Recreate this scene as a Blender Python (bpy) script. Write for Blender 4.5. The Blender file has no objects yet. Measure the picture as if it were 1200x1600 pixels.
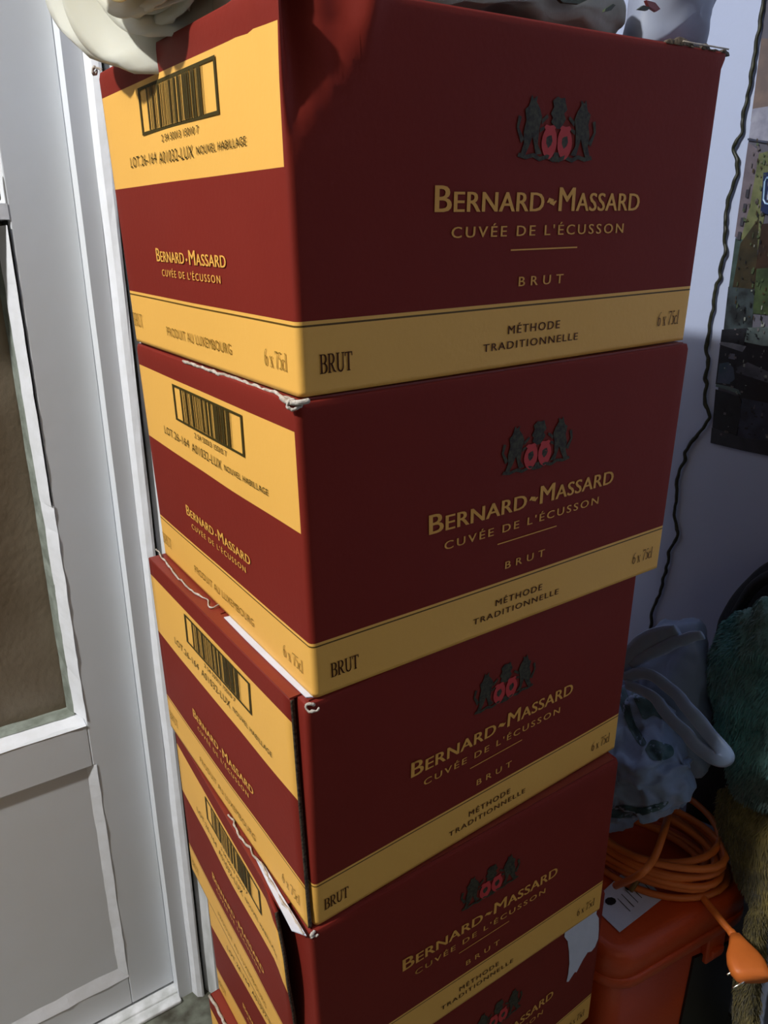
import bpy, bmesh, math, random
from mathutils import Vector, Matrix, noise
random.seed(7)
C = bpy.context.scene.collection
SC = bpy.context.scene

# ------------------------------------------------------------------ camera
FPX = 1171.2
YAW, PITCH, ROLL = 0.96728, 0.31444, -0.0094
CAM = Vector((-0.1745, -0.3242, 0.9458))
fw = Vector((math.cos(YAW)*math.cos(PITCH), math.sin(YAW)*math.cos(PITCH), -math.sin(PITCH)))
s0 = Vector((math.sin(YAW), -math.cos(YAW), 0.0))
u0 = s0.cross(fw)
RIGHT = s0*math.cos(ROLL) + u0*math.sin(ROLL)
UP = -s0*math.sin(ROLL) + u0*math.cos(ROLL)
cd = bpy.data.cameras.new('camera')
cd.sensor_fit = 'HORIZONTAL'; cd.sensor_width = 36.0; cd.lens = FPX/1200*36.0
cd.clip_start = 0.02; cd.clip_end = 50
cam = bpy.data.objects.new('camera', cd); C.objects.link(cam)
m = Matrix((( RIGHT.x, UP.x, -fw.x, CAM.x), (RIGHT.y, UP.y, -fw.y, CAM.y), (RIGHT.z, UP.z, -fw.z, CAM.z), (0, 0, 0, 1)))
cam.matrix_world = m
SC.camera = cam

# ------------------------------------------------------------------ world and lights
w = bpy.data.worlds.new('room_ambience'); SC.world = w; w.use_nodes = True
bg = w.node_tree.nodes['Background']
bg.inputs[0].default_value = (1.0, 0.95, 0.88, 1); bg.inputs[1].default_value = 0.03

def lamp(name, kind, loc, energy, color, size=0.1, target=None, sy=None):
    ld = bpy.data.lights.new(name, kind); ld.energy = energy; ld.color = color
    if kind == 'AREA':
        ld.size = size
        if sy: ld.shape = 'RECTANGLE'; ld.size_y = sy
    else: ld.shadow_soft_size = size
    o = bpy.data.objects.new(name, ld); C.objects.link(o); o.location = loc
    if target is not None:
        o.rotation_euler = (Vector(target)-Vector(loc)).to_track_quat('-Z', 'Y').to_euler()
    return o
lamp('ceiling_lamp', 'POINT', (-1.45, 0.07, 2.25), 182, (1.0, 0.985, 0.955), 0.045)
lamp('fill_behind_camera', 'AREA', (-0.9, -2.6, 2.0), 3.3, (1.0, 0.86, 0.64), 1.2, (0.1, 0.1, 0.7))  # added soft fill from behind the camera, no lamp stands there
SC.view_settings.view_transform = 'Standard'; SC.view_settings.look = 'None'
SC.view_settings.exposure = 0.0; SC.view_settings.gamma = 1.0
SC.view_settings.use_curve_mapping = False

# ------------------------------------------------------------------ helpers
def ray(px, py):
    return fw + RIGHT*((px-600)/FPX) - UP*((py-800)/FPX)
def on_x(px, py, X):
    v = ray(px, py); return CAM + v*((X-CAM.x)/v.x)
def on_y(px, py, Y):
    v = ray(px, py); return CAM + v*((Y-CAM.y)/v.y)
def on_z(px, py, Z):
    v = ray(px, py); return CAM + v*((Z-CAM.z)/v.z)
def lin(c):
    return tuple(((v/255/12.92) if v/255 <= 0.04045 else ((v/255+0.055)/1.055)**2.4) for v in c)

def mat(name, rgb, rough=0.6, var=0.0, scale=20.0, bump=0.0, bscale=200.0, spec=0.5, rgb2=None,
        metallic=0.0, sheen=0.0, trans=0.0, sub=0.0, alpha=1.0, stretch=None, coat=0.0):
    """rgb in sRGB 0-255; var mixes to rgb2 (or darker) by noise."""
    mt = bpy.data.materials.new(name); mt.use_nodes = True
    nt = mt.node_tree; b = nt.nodes['Principled BSDF']
    c = lin(rgb); b.inputs['Base Color'].default_value = (*c, 1)
    b.inputs['Roughness'].default_value = rough
    b.inputs['Specular IOR Level'].default_value = spec
    b.inputs['Metallic'].default_value = metallic
    b.inputs['Sheen Weight'].default_value = sheen
    b.inputs['Transmission Weight'].default_value = trans
    b.inputs['Alpha'].default_value = alpha
    b.inputs['Coat Weight'].default_value = coat
    if sub:
        b.inputs['Subsurface Weight'].default_value = sub
        b.inputs['Subsurface Radius'].default_value = (0.02, 0.015, 0.01)
        b.inputs['Subsurface Scale'].default_value = 0.5
    tc = nt.nodes.new('ShaderNodeTexCoord'); src = tc.outputs['Object']
    if stretch:
        mp = nt.nodes.new('ShaderNodeMapping'); mp.inputs['Scale'].default_value = stretch
        nt.links.new(src, mp.inputs[0]); src = mp.outputs[0]
    if var > 0:
        n = nt.nodes.new('ShaderNodeTexNoise'); n.inputs['Scale'].default_value = scale
        n.inputs['Detail'].default_value = 5; nt.links.new(src, n.inputs['Vector'])
        r = nt.nodes.new('ShaderNodeMapRange'); r.inputs[1].default_value = 0.35; r.inputs[2].default_value = 0.65
        r.inputs[3].default_value = 0; r.inputs[4].default_value = var
        nt.links.new(n.outputs['Fac'], r.inputs[0])
        mx = nt.nodes.new('ShaderNodeMix'); mx.data_type = 'RGBA'
        mx.inputs['A'].default_value = (*c, 1)
        c2 = lin(rgb2) if rgb2 else tuple(v*0.5 for v in c)
        mx.inputs['B'].default_value = (*c2, 1)
        nt.links.new(r.outputs[0], mx.inputs['Factor']); nt.links.new(mx.outputs['Result'], b.inputs['Base Color'])
    if bump > 0:
        n2 = nt.nodes.new('ShaderNodeTexNoise'); n2.inputs['Scale'].default_value = bscale
        n2.inputs['Detail'].default_value = 4; nt.links.new(src, n2.inputs['Vector'])
        bp = nt.nodes.new('ShaderNodeBump'); bp.inputs['Strength'].default_value = bump; bp.inputs['Distance'].default_value = 0.002
        nt.links.new(n2.outputs['Fac'], bp.inputs['Height']); nt.links.new(bp.outputs[0], b.inputs['Normal'])
    return mt

def mesh_obj(name, verts, faces, mats, parent=None, midx=None, smooth=True):
    me = bpy.data.meshes.new(name); me.from_pydata([tuple(v) for v in verts], [], faces)
    if not isinstance(mats, (list, tuple)): mats = [mats]
    for x in mats: me.materials.append(x)
    if midx: me.polygons.foreach_set('material_index', midx)
    me.polygons.foreach_set('use_smooth', [smooth]*len(me.polygons))
    me.update()
    o = bpy.data.objects.new(name, me); C.objects.link(o)
    if parent is not None:
        o.parent = parent
        o.matrix_parent_inverse = Matrix.Translation(parent.location).inverted()
    return o
def thing(name, label, cat, loc, group=None):
    o = bpy.data.objects.new(name, None); C.objects.link(o); o.location = loc
    o.empty_display_size = 0.02
    return tag(o, label, cat, group)
def tag(o, label, cat, group=None):
    o['label'] = label; o['category'] = cat
    if group: o['group'] = group
    return o
def struct(o, label=None):
    o['kind'] = 'structure'
    if label: o['label'] = label
    return o

class MB:
    def __init__(s): s.v = []; s.f = []; s.m = []
    def box(s, a, b, mi=0):
        x0, y0, z0 = a; x1, y1, z1 = b; n = len(s.v)
        s.v += [Vector(p) for p in ((x0,y0,z0),(x1,y0,z0),(x1,y1,z0),(x0,y1,z0),(x0,y0,z1),(x1,y0,z1),(x1,y1,z1),(x0,y1,z1))]
        for q in ((0,3,2,1),(4,5,6,7),(0,1,5,4),(1,2,6,5),(2,3,7,6),(3,0,4,7)):
            s.f.append(tuple(n+i for i in q)); s.m.append(mi)
        return s
    def quad(s, *p, mi=0):
        n = len(s.v); s.v += [Vector(q) for q in p]; s.f.append(tuple(range(n, n+len(p)))); s.m.append(mi); return s
    def slab(s, pts, d, mi=0):
        """closed slab: polygon pts extruded by vector d"""
        n = len(s.v); k = len(pts); d = Vector(d)
        s.v += [Vector(p) for p in pts] + [Vector(p)+d for p in pts]
        s.f.append(tuple(range(n, n+k))[::-1]); s.f.append(tuple(range(n+k, n+2*k))); s.m += [mi, mi]
        for i in range(k):
            j = (i+1) % k; s.f.append((n+i, n+j, n+k+j, n+k+i)); s.m.append(mi)
        return s
    def tube(s, path, r, seg=8, mi=0, flat=None, cap=True):
        """path of points; r number or list; flat=(normal, ratio) squashes the section"""
        n0 = len(s.v); k = len(path); rr = r if isinstance(r, (list, tuple)) else [r]*k
        path = [Vector(p) for p in path]
        up = Vector((0, 0, 1))
        for i, p in enumerate(path):
            t = (path[min(i+1, k-1)] - path[max(i-1, 0)]).normalized()
            if flat: a = Vector(flat[0]); a = (a - t*a.dot(t)).normalized()
            else:
                a = up - t*up.dot(t)
                if a.length < 1e-3: a = Vector((1, 0, 0)) - t*t.x
                a.normalize()
                up = a
            b = t.cross(a)
            for j in range(seg):
                an = 2*math.pi*j/seg
                ra = rr[i]*(flat[1] if flat else 1)
                s.v.append(p + a*math.cos(an)*ra + b*math.sin(an)*rr[i])
        for i in range(k-1):
            for j in range(seg):
                j2 = (j+1) % seg
                s.f.append((n0+i*seg+j, n0+i*seg+j2, n0+(i+1)*seg+j2, n0+(i+1)*seg+j)); s.m.append(mi)
        if cap:
            s.f.append(tuple(n0+j for j in range(seg))[::-1]); s.m.append(mi)
            s.f.append(tuple(n0+(k-1)*seg+j for j in range(seg))); s.m.append(mi)
        return s
    def build(s, name, mats, parent=None, smooth=False):
        return mesh_obj(name, s.v, s.f, mats, parent, s.m, smooth)
def bevel(o, w=0.002, seg=2, ang=35):
    b = o.modifiers.new('bevel', 'BEVEL'); b.width = w; b.segments = seg; b.limit_method = 'ANGLE'; b.angle_limit = math.radians(ang)
    return o
def spline(pts, n=8):
    """Catmull-Rom through pts"""
    P = [Vector(p) for p in pts]; P = [P[0]*2-P[1]] + P + [P[-1]*2-P[-2]]; out = []
    for i in range(1, len(P)-2):
        for k in range(n):
            t = k/n; a, b, c, d = P[i-1:i+3]
            out.append(0.5*((2*b)+(c-a)*t+(2*a-5*b+4*c-d)*t*t+(3*b-a-3*c+d)*t**3))
    out.append(P[-2]); return out
def jit(p, a, f=30.0, seed=0.0):
    q = Vector(p)*f + Vector((seed, seed*1.7, -seed))
    return Vector(p) + Vector((noise.noise(q), noise.noise(q+Vector((9, 3, 1))), noise.noise(q+Vector((-4, 7, 5)))))*a

# ------------------------------------------------------------------ materials
M = {}
M['door'] = mat('white_gloss_paint', (224, 229, 236), 0.42, var=0.30, scale=7, rgb2=(214, 215, 213), bump=0.12, bscale=60)
M['bead'] = mat('white_bead_paint', (236, 239, 246), 0.5, var=0.3, scale=60, rgb2=(212, 214, 214), bump=0.35, bscale=90)
M['dirty_paint'] = mat('chipped_white_paint', (236, 238, 242), 0.6, var=0.8, scale=45, rgb2=(176, 180, 178), bump=0.5, bscale=120, stretch=(1, 1, 0.25))
M['glaze'] = mat('grey_green_putty', (150, 158, 150), 0.6, var=0.8, scale=60, rgb2=(105, 112, 102), bump=0.5, bscale=150)
M['crack'] = mat('dark_joint', (34, 36, 34), 0.9, var=0.8, scale=120, rgb2=(78, 80, 76))
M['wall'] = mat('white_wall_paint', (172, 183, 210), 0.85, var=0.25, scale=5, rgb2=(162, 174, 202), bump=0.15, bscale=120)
M['floor'] = mat('grimy_floor', (112, 116, 104), 0.7, var=1.0, scale=38, rgb2=(58, 54, 42), bump=0.6, bscale=90)
M['brown_room'] = mat('brown_curtain', (112, 92, 70), 0.9, var=1.0, scale=5, rgb2=(74, 58, 40), stretch=(1, 1, 0.35))
M['glass'] = mat('reeded_glass', (146, 134, 116), 0.4, trans=0.12, bump=0.4, bscale=160, var=1.0, scale=5, rgb2=(92, 76, 56), stretch=(1, 1, 0.8))  # brightness seen through the pane is put into its brown colour
M['red'] = mat('burgundy_carton_print', (122, 40, 31), 0.55, var=0.18, scale=14, rgb2=(108, 33, 26), bump=0.06, bscale=300, spec=0.10)
M['top_red'] = mat('burgundy_flap_print', (128, 44, 32), 0.45, var=0.3, scale=20, rgb2=(104, 36, 27), bump=0.08, bscale=200, spec=0.5)
M['yellow'] = mat('golden_yellow_print', (236, 180, 86), 0.50, var=0.15, scale=14, rgb2=(226, 170, 78), bump=0.06, bscale=300, spec=0.35)
M['line'] = mat('dark_olive_line_print', (92, 66, 14), 0.55, spec=0.3)
M['gold'] = mat('gold_lettering_print', (228, 168, 76), 0.5, spec=0.3)
M['ink'] = mat('olive_black_ink', (62, 52, 18), 0.6, spec=0.2)
M['brownink'] = mat('brown_ink', (84, 42, 16), 0.6, spec=0.2)
M['faintink'] = mat('faint_olive_ink', (140, 108, 38), 0.6, spec=0.2)
M['crest_green'] = mat('crest_olive_print', (66, 64, 44), 0.6, var=1.0, scale=420, rgb2=(36, 28, 18), spec=0.3)
M['crest_red'] = mat('crest_red_print', (188, 52, 52), 0.55, spec=0.3)
M['kraft'] = mat('torn_white_board', (196, 188, 178), 0.9, var=0.8, scale=200, rgb2=(140, 125, 108), bump=0.6, bscale=400)
M['board_edge'] = mat('corrugated_board_edge', (96, 84, 70), 0.95, var=0.9, scale=500, rgb2=(30, 24, 20))
M['paper'] = mat('white_torn_paper', (206, 210, 222), 0.8, var=0.3, scale=60, rgb2=(186, 192, 206), bump=0.2, bscale=200)
M['petal'] = mat('cream_silk_petal', (226, 224, 208), 0.7, sub=0.25, var=0.35, scale=18, rgb2=(214, 208, 178), bump=0.15, bscale=90, spec=0.2)
M['petal_in'] = mat('yellow_silk_petal', (226, 210, 158), 0.75, sub=0.15, var=0.8, scale=30, rgb2=(204, 172, 104), spec=0.2)
M['sleeve'] = mat('grey_green_plastic_wrap', (138, 140, 128), 0.5, var=0.6, scale=30, rgb2=(108, 110, 98), bump=0.3, bscale=80)
M['leafprint'] = mat('dark_leaf_print', (38, 46, 30), 0.5, var=0.8, scale=80, rgb2=(62, 78, 36))
M['redprint'] = mat('red_flower_print', (130, 58, 58), 0.5)
M['film'] = mat('milky_plastic_film', (150, 158, 176), 0.55, var=0.6, scale=16, rgb2=(112, 120, 140), bump=0.4, bscale=30, spec=0.3)
M['cable'] = mat('black_green_wire', (16, 18, 12), 0.5, var=0.9, scale=300, rgb2=(40, 44, 18))
M['bag'] = mat('lilac_white_plastic_bag', (118, 138, 172), 0.45, var=0.5, scale=12, rgb2=(96, 116, 150), bump=0.5, bscale=40, sheen=0.2)
M['bag_teal'] = mat('teal_bag_print', (30, 62, 72), 0.4, var=0.9, scale=30, rgb2=(60, 92, 104), bump=0.4, bscale=40)
M['orange_cord'] = mat('orange_rubber_cord', (218, 116, 46), 0.5, var=0.3, scale=60, rgb2=(196, 96, 36))
M['orange_case'] = mat('orange_plastic_case', (196, 72, 22), 0.42, var=0.3, scale=10, rgb2=(176, 60, 18), bump=0.15, bscale=300)
M['black'] = mat('plain_black', (14, 13, 14), 0.5)
M['black_cloth'] = mat('black_nylon', (10, 10, 12), 0.8, bump=0.4, bscale=300)
M['fleece'] = mat('teal_fleece', (84, 158, 160), 1.0, var=1.0, scale=9, rgb2=(84, 104, 100), bump=1.0, bscale=140, sheen=0.4)
M['olive'] = mat('olive_fleece', (134, 120, 66), 1.0, var=1.0, scale=18, rgb2=(78, 72, 48), bump=1.0, bscale=120, sheen=0.3)
M['pin'] = mat('brass_nickel_pin', (222, 218, 200), 0.25, metallic=1.0)
M['tinymetal'] = mat('dark_latch_metal', (52, 50, 46), 0.5, var=0.8, scale=90, rgb2=(110, 104, 92), metallic=0.5)

# ------------------------------------------------------------------ the setting
YD = 0.49          # plane of the door
XW = 0.62          # plane of the right wall
floor = MB().box((-2.4, -2.6, -0.05), (XW+0.1, 1.6, 0.0)).build('floor', M['floor']); struct(floor)
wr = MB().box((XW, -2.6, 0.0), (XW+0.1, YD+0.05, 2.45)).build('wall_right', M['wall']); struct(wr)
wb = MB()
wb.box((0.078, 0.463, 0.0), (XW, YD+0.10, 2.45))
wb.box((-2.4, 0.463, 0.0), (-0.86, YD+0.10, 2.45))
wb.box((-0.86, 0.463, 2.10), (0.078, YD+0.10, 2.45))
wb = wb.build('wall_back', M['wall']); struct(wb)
cl = MB().box((-2.4, -2.6, 2.45), (XW+0.1, 0.6, 2.5)).build('ceiling', mat('darkened_ceiling', (96, 92, 86), 0.9)); struct(cl)  # ceiling colour darkened to cut the lamp's bounce light
# room beyond the glazed door
by = MB().box((-1.2, 1.05, 0.0), (0.4, 1.09, 2.45)).build('wall_beyond', M['brown_room']); struct(by)

# door frame: jamb with a flat face, a raised bright moulding, a dark crack and a peeling strip
fr = thing('trim_1', 'white painted door frame right of the door', 'frame', (0.05, 0.47, 0))
for k in ('label', 'category'): del fr[k]
struct(fr)
def wavy_strip(name, prof, zs, mt, parent, amp=0.0007, seed=0):
    """extrude an (x,y) profile along z with slight hand-painted unevenness"""
    v = []; f = []; n = len(prof)
    for i, z in enumerate(zs):
        for j, (x, y) in enumerate(prof):
            q = Vector((j*3.1+seed, z*9, seed)); v.append(Vector((x+noise.noise(q)*amp, y+noise.noise(q+Vector((5, 5, 5)))*amp, z)))
    for i in range(len(zs)-1):
        for j in range(n):
            k = (j+1) % n; f.append((i*n+j, i*n+k, (i+1)*n+k, (i+1)*n+j))
    f.append(tuple(range(n))[::-1]); f.append(tuple((len(zs)-1)*n+j for j in range(n)))
    return mesh_obj(name, v, f, mt, parent, smooth=False)
ZS = [i*0.035 for i in range(61)]
wavy_strip('jamb', [(0.0266, 0.470), (0.0445, 0.470), (0.0445, 0.56), (0.0266, 0.56)], ZS, M['door'], fr, 0.0004, 1)
wavy_strip('moulding', [(0.0448, 0.4700), (0.0480, 0.4585), (0.0535, 0.4550), (0.0560, 0.4550), (0.0560, 0.56), (0.0448, 0.56)], ZS, M['bead'], fr, 0.0009, 2)
wavy_strip('joint_filler', [(0.0556, 0.466), (0.0625, 0.466), (0.0625, 0.56), (0.0556, 0.56)], ZS, M['crack'], fr, 0.0006, 3)
wavy_strip('edge_board', [(0.0615, 0.4620), (0.0705, 0.4430), (0.079, 0.4430), (0.079, 0.56), (0.0615, 0.56)], ZS, M['dirty_paint'], fr, 0.0016, 4)
sill = wavy_strip('threshold', [(0.0, 0.0), (0.0, 0.0)], [0], M['bead'], fr) if False else None
sl = MB()
sl.box((-0.86, 0.462, 0.0), (0.0274, 0.478, 0.006)); sl.box((-0.86, 0.476, 0.0), (0.0274, 0.520, 0.0085))
bevel(sl.build('threshold', M['dirty_paint'], fr), 0.002)
MB().box((-0.86, 0.470, 2.06), (0.0274, 0.56, 2.12)).build('head_jamb', M['door'], fr)
MB().box((-0.90, 0.470, 0.0), (-0.862, 0.56, 2.12)).build('jamb', M['door'], fr)

door = thing('door_1', 'white half-glazed door', 'door', (-0.4, YD, 0))
for k in ('label', 'category'): del door[k]
struct(door)
XL, XR = -0.858, 0.0265
d = MB()
d.slab([(XR, YD, 0.0125), (XR, YD, 2.055), (-0.034, YD, 2.055), (-0.034, YD, 0.3905), (-0.030, YD, 0.3905), (-0.030, YD, 0.0125)], (0, 0.042, 0))
d.box((XL, YD, 0.0125), (XL+0.075, YD+0.042, 2.055))           # left stile
bevel(d.build('stile', M['door'], door), 0.0012)
RL = XL+0.0752
bevel(MB().box((RL, YD, 0.0125), (-0.0301, YD+0.042, 0.0600)).build('bottom_rail', M['door'], door), 0.0012)
bevel(MB().box((RL, YD, 0.3900), (-0.0341, YD+0.042, 0.4460)).build('middle_rail', M['door'], door), 0.0012)
bevel(MB().box((RL, YD, 1.96), (-0.0342, YD+0.042, 2.055)).build('top_rail', M['door'], door), 0.0012)
# small fillet pieces bring panel opening out to x=-0.030
MB().box((RL, YD+0.0042, 0.058), (-0.0300, YD+0.034, 0.392)).build('lower_panel', M['door'], door)
# splayed panel beads
def bead(name, pts, dvec, mt, n=18, amp=0.0008, seed=0):
    """prism: profile pts swept along dvec in n uneven steps"""
    v = []; f = []; k = len(pts); dvec = Vector(dvec)
    for i in range(n+1):
        for j, p in enumerate(pts):
            q = Vector(p)+dvec*(i/n); v.append(jit(q, amp, 55, seed+j))
    for i in range(n):
        for j in range(k):
            j2 = (j+1) % k; f.append((i*k+j, i*k+j2, (i+1)*k+j2, (i+1)*k+j))
    f.append(tuple(range(k))[::-1]); f.append(tuple(n*k+j for j in range(k)))
    return mesh_obj(name, v, f, mt, door, smooth=False)
bead('panel_bead', [(-0.0300, YD-0.0006, 0.063), (-0.0412, YD+0.0044, 0.063), (-0.0300, YD+0.0070, 0.063)], (0, 0, 0.327), M['bead'], 24, 0.0007, 1)
bead('panel_bead', [(-0.0300, YD-0.0006, 0.0595), (-0.0300, YD+0.0044, 0.0775), (-0.0300, YD+0.0070, 0.055)], (-0.75, 0, 0), M['bead'], 60, 0.0009, 5)
# glazing: bead beside the stile (an open dark gap above), bead along the sill, putty fillets, pane
bead('glazing_bead', [(-0.0338, YD-0.0008, 0.452), (-0.0415, YD+0.0255, 0.452), (-0.0338, YD+0.0260, 0.452)], (0, 0, 0.26), M['bead'], 26, 0.0010, 9)
bead('glazing_bead', [(-0.0362, YD-0.0010, 0.712), (-0.0425, YD+0.0255, 0.712), (-0.0362, YD+0.0260, 0.712)], (-0.0012, 0, 0.275), M['bead'], 26, 0.0006, 12)
bead('glazing_bead', [(-0.0342, YD-0.0008, 0.4455), (-0.0342, YD+0.0255, 0.4485), (-0.0342, YD+0.0260, 0.440)], (-0.745, 0, 0), M['bead'], 70, 0.0010, 15)
MB().box((-0.0362, YD+0.012, 0.70), (-0.0338, YD+0.03, 1.0)).build('dark_gap', M['crack'], door)
bead('putty', [(-0.041, YD+0.0250, 0.450), (-0.0455, YD+0.0450, 0.450), (-0.036, YD+0.0450, 0.450)], (0, 0, 0.55), M['glaze'], 40, 0.0006, 21)
bead('putty', [(-0.041, YD+0.0245, 0.4490), (-0.041, YD+0.0460, 0.4500), (-0.041, YD+0.0460, 0.440)], (-0.74, 0, 0), M['glaze'], 60, 0.0014, 24)
MB().box((RL, YD+0.0460, 0.44), (-0.034, YD+0.0500, 1.97)).build('pane', M['glass'], door)
MB().box((RL, YD-0.0005, 0.992), (-0.0342, YD+0.040, 1.006)).build('glazing_bar', M['bead'], door)
lt = MB().box((-0.052, YD-0.002, 1.0075), (-0.0385, YD+0.004, 1.035)).build('latch_plate', M['tinymetal'], door); bevel(lt, 0.003, 3)

# ------------------------------------------------------------------ cartons
WC, DC = 0.309, 0.26
BOXES = [[[[0.001,0.002,0.8845],[0.3089,0.0,0.8949],[0.0011,0.2597,0.8943]],[[-0.0056,-0.0064,1.0612],[0.3042,-0.0092,1.073],[-0.007,0.2541,1.0733]]],
[[[0.0071,0.0122,0.7077],[0.3137,0.0037,0.7192],[0.0088,0.2698,0.7176]],[[-0.0025,0.0004,0.8845],[0.3086,-0.0054,0.8947],[0.0006,0.2604,0.8945]]],
[[[0.0024,0.0241,0.5276],[0.3125,0.0252,0.5415],[0.0022,0.2849,0.5426]],[[-0.0038,0.0107,0.7077],[0.3075,0.0173,0.7194],[-0.0043,0.2729,0.7173]]],
[[[0.0018,0.0315,0.3534],[0.31,0.0218,0.3657],[0.0106,0.2956,0.3642]],[[-0.007,0.0227,0.5272],[0.3047,0.0142,0.5404],[0.0042,0.2802,0.5426]]],
[[[0.0285,0.0351,0.18],[0.3363,0.041,0.188],[0.0251,0.2963,0.1947]],[[0.0222,0.0276,0.3541],[0.3314,0.0325,0.367],[0.0174,0.2821,0.3644]]],
[[[0.0228,0.043,0.001],[0.3316,0.0476,0.001],[0.0185,0.3028,0.001]],[[0.0165,0.0355,0.18],[0.3254,0.0401,0.188],[0.0123,0.2952,0.1947]]]]
HB, H1, H2 = 0.2105, 0.591, 0.907
INSET = {2: 0.0045, 3: 0.0085}        # boxes whose side panel stands off the body
def sm(x): x = max(0, min(1, x)); return x*x*(3-2*x)

class Carton:
    def __init__(s, b):
        s.b = b
        (n0, r0, l0), (n1, r1, l1) = [[Vector(p) for p in q] for q in BOXES[b]]
        s.n0, s.r0, s.l0, s.n1, s.r1, s.l1 = n0, r0, l0, n1, r1, l1
    def at(s, u, v, h):
        A = s.n0+(s.r0-s.n0)*u+(s.l0-s.n0)*v; B = s.n1+(s.r1-s.n1)*u+(s.l1-s.n1)*v
        return A+(B-A)*h
    def top(s, px, py, lift=0.0008):
        """point of the top plane seen at a pixel"""
        n = (s.r1-s.n1).cross(s.l1-s.n1).normalized(); v = ray(px, py)
        return CAM+v*((s.n1-CAM).dot(n)/v.dot(n)) + n*lift
    def disp(s, u, v, h):
        """small bulges and the crushed corner; offsets in metres along u (x) and v (y)"""
        b = s.b; du = dv = 0.0
        q = Vector((u*3+b*7.3, v*3-b*2.1, h*2.5))
        k = math.sin(math.pi*max(0, min(1, h)))
        if v < 0.03: dv -= 0.0016*k*math.sin(math.pi*u)*(0.6+noise.noise(q)) 
        if u < 0.03: du -= 0.0016*k*math.sin(math.pi*v)*(0.6+noise.noise(q+Vector((4, 4, 4))))
        if b == 0 and v < 0.03:
            # near top corner crushed inwards with a raised ridge beside it
            t = sm((h-0.62)/0.36); wdt = 0.02+0.13*t
            if 0 < u < wdt:
                x = u/wdt
                dv += 0.015*t*(min(1, x/0.22) if x < 0.22 else (1-x)/0.78)*(1-0.2*math.sin(x*11+h*9))
            dv -= 0.0018*t*math.exp(-((u-wdt)/0.02)**2)
        if b == 0 and u < 0.03 and v < 0.2:
            t = sm((h-0.75)/0.3); du += 0.002*t*math.sin(v*60)
        if b == 0 and h > 0.95 and u > 0.9: du += 0.006*(h-0.95)/0.05*(u-0.9)/0.1
        return du, dv
    def P(s, u, v, h):
        du, dv = s.disp(u, v, h)
        return s.at(u+du/WC, v+dv/DC, h)
    def F(s, t, h): return s.P(t, 0.0, h)+Vector((0, -0.0005, 0))
    def S(s, t, h):
        return s.P(0.0, t, h)+Vector((-0.0006, 0, 0))

H_LEV = [0.006, 0.02, 0.06, 0.12, 0.195, 0.2005, HB, 0.28, 0.36, 0.44, 0.52, H1, 0.66, 0.72, 0.78, 0.84, H2, 0.94, 0.972, 0.986, 0.992]
def perim(u0):
    """rounded rectangle round the carton in (u,v,face)"""
    r = 0.0035; ru, rv = r/WC, r/DC; out = []
    def arc(cu, cv, a0):
        for k in range(5):
            a = math.radians(a0+90*k/4); out.append((cu+ru*math.cos(a), cv+rv*math.sin(a), None))
    def seg(a, b, face, n):
        for k in range(1, n): 
            t = k/n; out.append((a[0]+(b[0]-a[0])*t, a[1]+(b[1]-a[1])*t, face))
    arc(u0+ru, rv, 180)
    seg((u0+ru, 0), (0.18, 0), 'F', 22); out.append((0.18, 0, 'F')); seg((0.18, 0), (1-ru, 0), 'F', 26)
    arc(1-ru, rv, 270)
    seg((1, rv), (1, 1-rv), 'R', 5)
    arc(1-ru, 1-rv, 0)
    seg((1-ru, 1), (u0+ru, 1), 'B', 5)
    arc(u0+ru, 1-rv, 90)
    seg((u0, 1-rv), (u0, rv), 'S', 26)
    return out

CAPH = None
def text_geo(body, small_caps=False, spacing=1.0, bold=0.0, res=3):
    """outline text as flat mesh data, x scaled to 0..1, y in cap heights"""
    global CAPH
    def raw(t, sc):
        cu = bpy.data.curves.new('tmp', 'FONT'); cu.body = t; cu.resolution_u = res
        cu.space_character = spacing; cu.offset = bold
        if sc:
            cu.small_caps_scale = 0.77
            for ch in cu.body_format: ch.use_small_caps = True
        o = bpy.data.objects.new('tmp', cu); C.objects.link(o)
        dg = bpy.context.evaluated_depsgraph_get(); me = o.evaluated_get(dg).to_mesh()
        v = [(p.co.x, p.co.y) for p in me.vertices]; f = [tuple(p.vertices) for p in me.polygons]
        o.evaluated_get(dg).to_mesh_clear(); bpy.data.objects.remove(o); bpy.data.curves.remove(cu)
        return v, f
    if CAPH is None: CAPH = max(p[1] for p in raw('H', False)[0])
    v, f = raw(body, small_caps)
    x0 = min(p[0] for p in v); x1 = max(p[0] for p in v)
    return [((x-x0)/(x1-x0), y/CAPH) for x, y in v], f
def stroke(pts, w):
    """flat polyline with width (w number or list)"""
    v = []; f = []; k = len(pts); ww = w if isinstance(w, list) else [w]*k
    for i, p in enumerate(pts):
        a = pts[max(i-1, 0)]; b = pts[min(i+1, k-1)]; dx, dy = b[0]-a[0], b[1]-a[1]; l = math.hypot(dx, dy) or 1
        nx, ny = -dy/l*ww[i]/2, dx/l*ww[i]/2
        v += [(p[0]+nx, p[1]+ny), (p[0]-nx, p[1]-ny)]
    for i in range(k-1): f.append((2*i, 2*i+1, 2*i+3, 2*i+2))
    return v, f
def arcpts(cx, cy, rx, ry, a0, a1, n=9):
    return [(cx+rx*math.cos(math.radians(a0+(a1-a0)*i/n)), cy+ry*math.sin(math.radians(a0+(a1-a0)*i/n))) for i in range(n+1)]
TK, TN = 0.11, 0.045     # thick and thin strokes of the engraved serif letters
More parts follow.
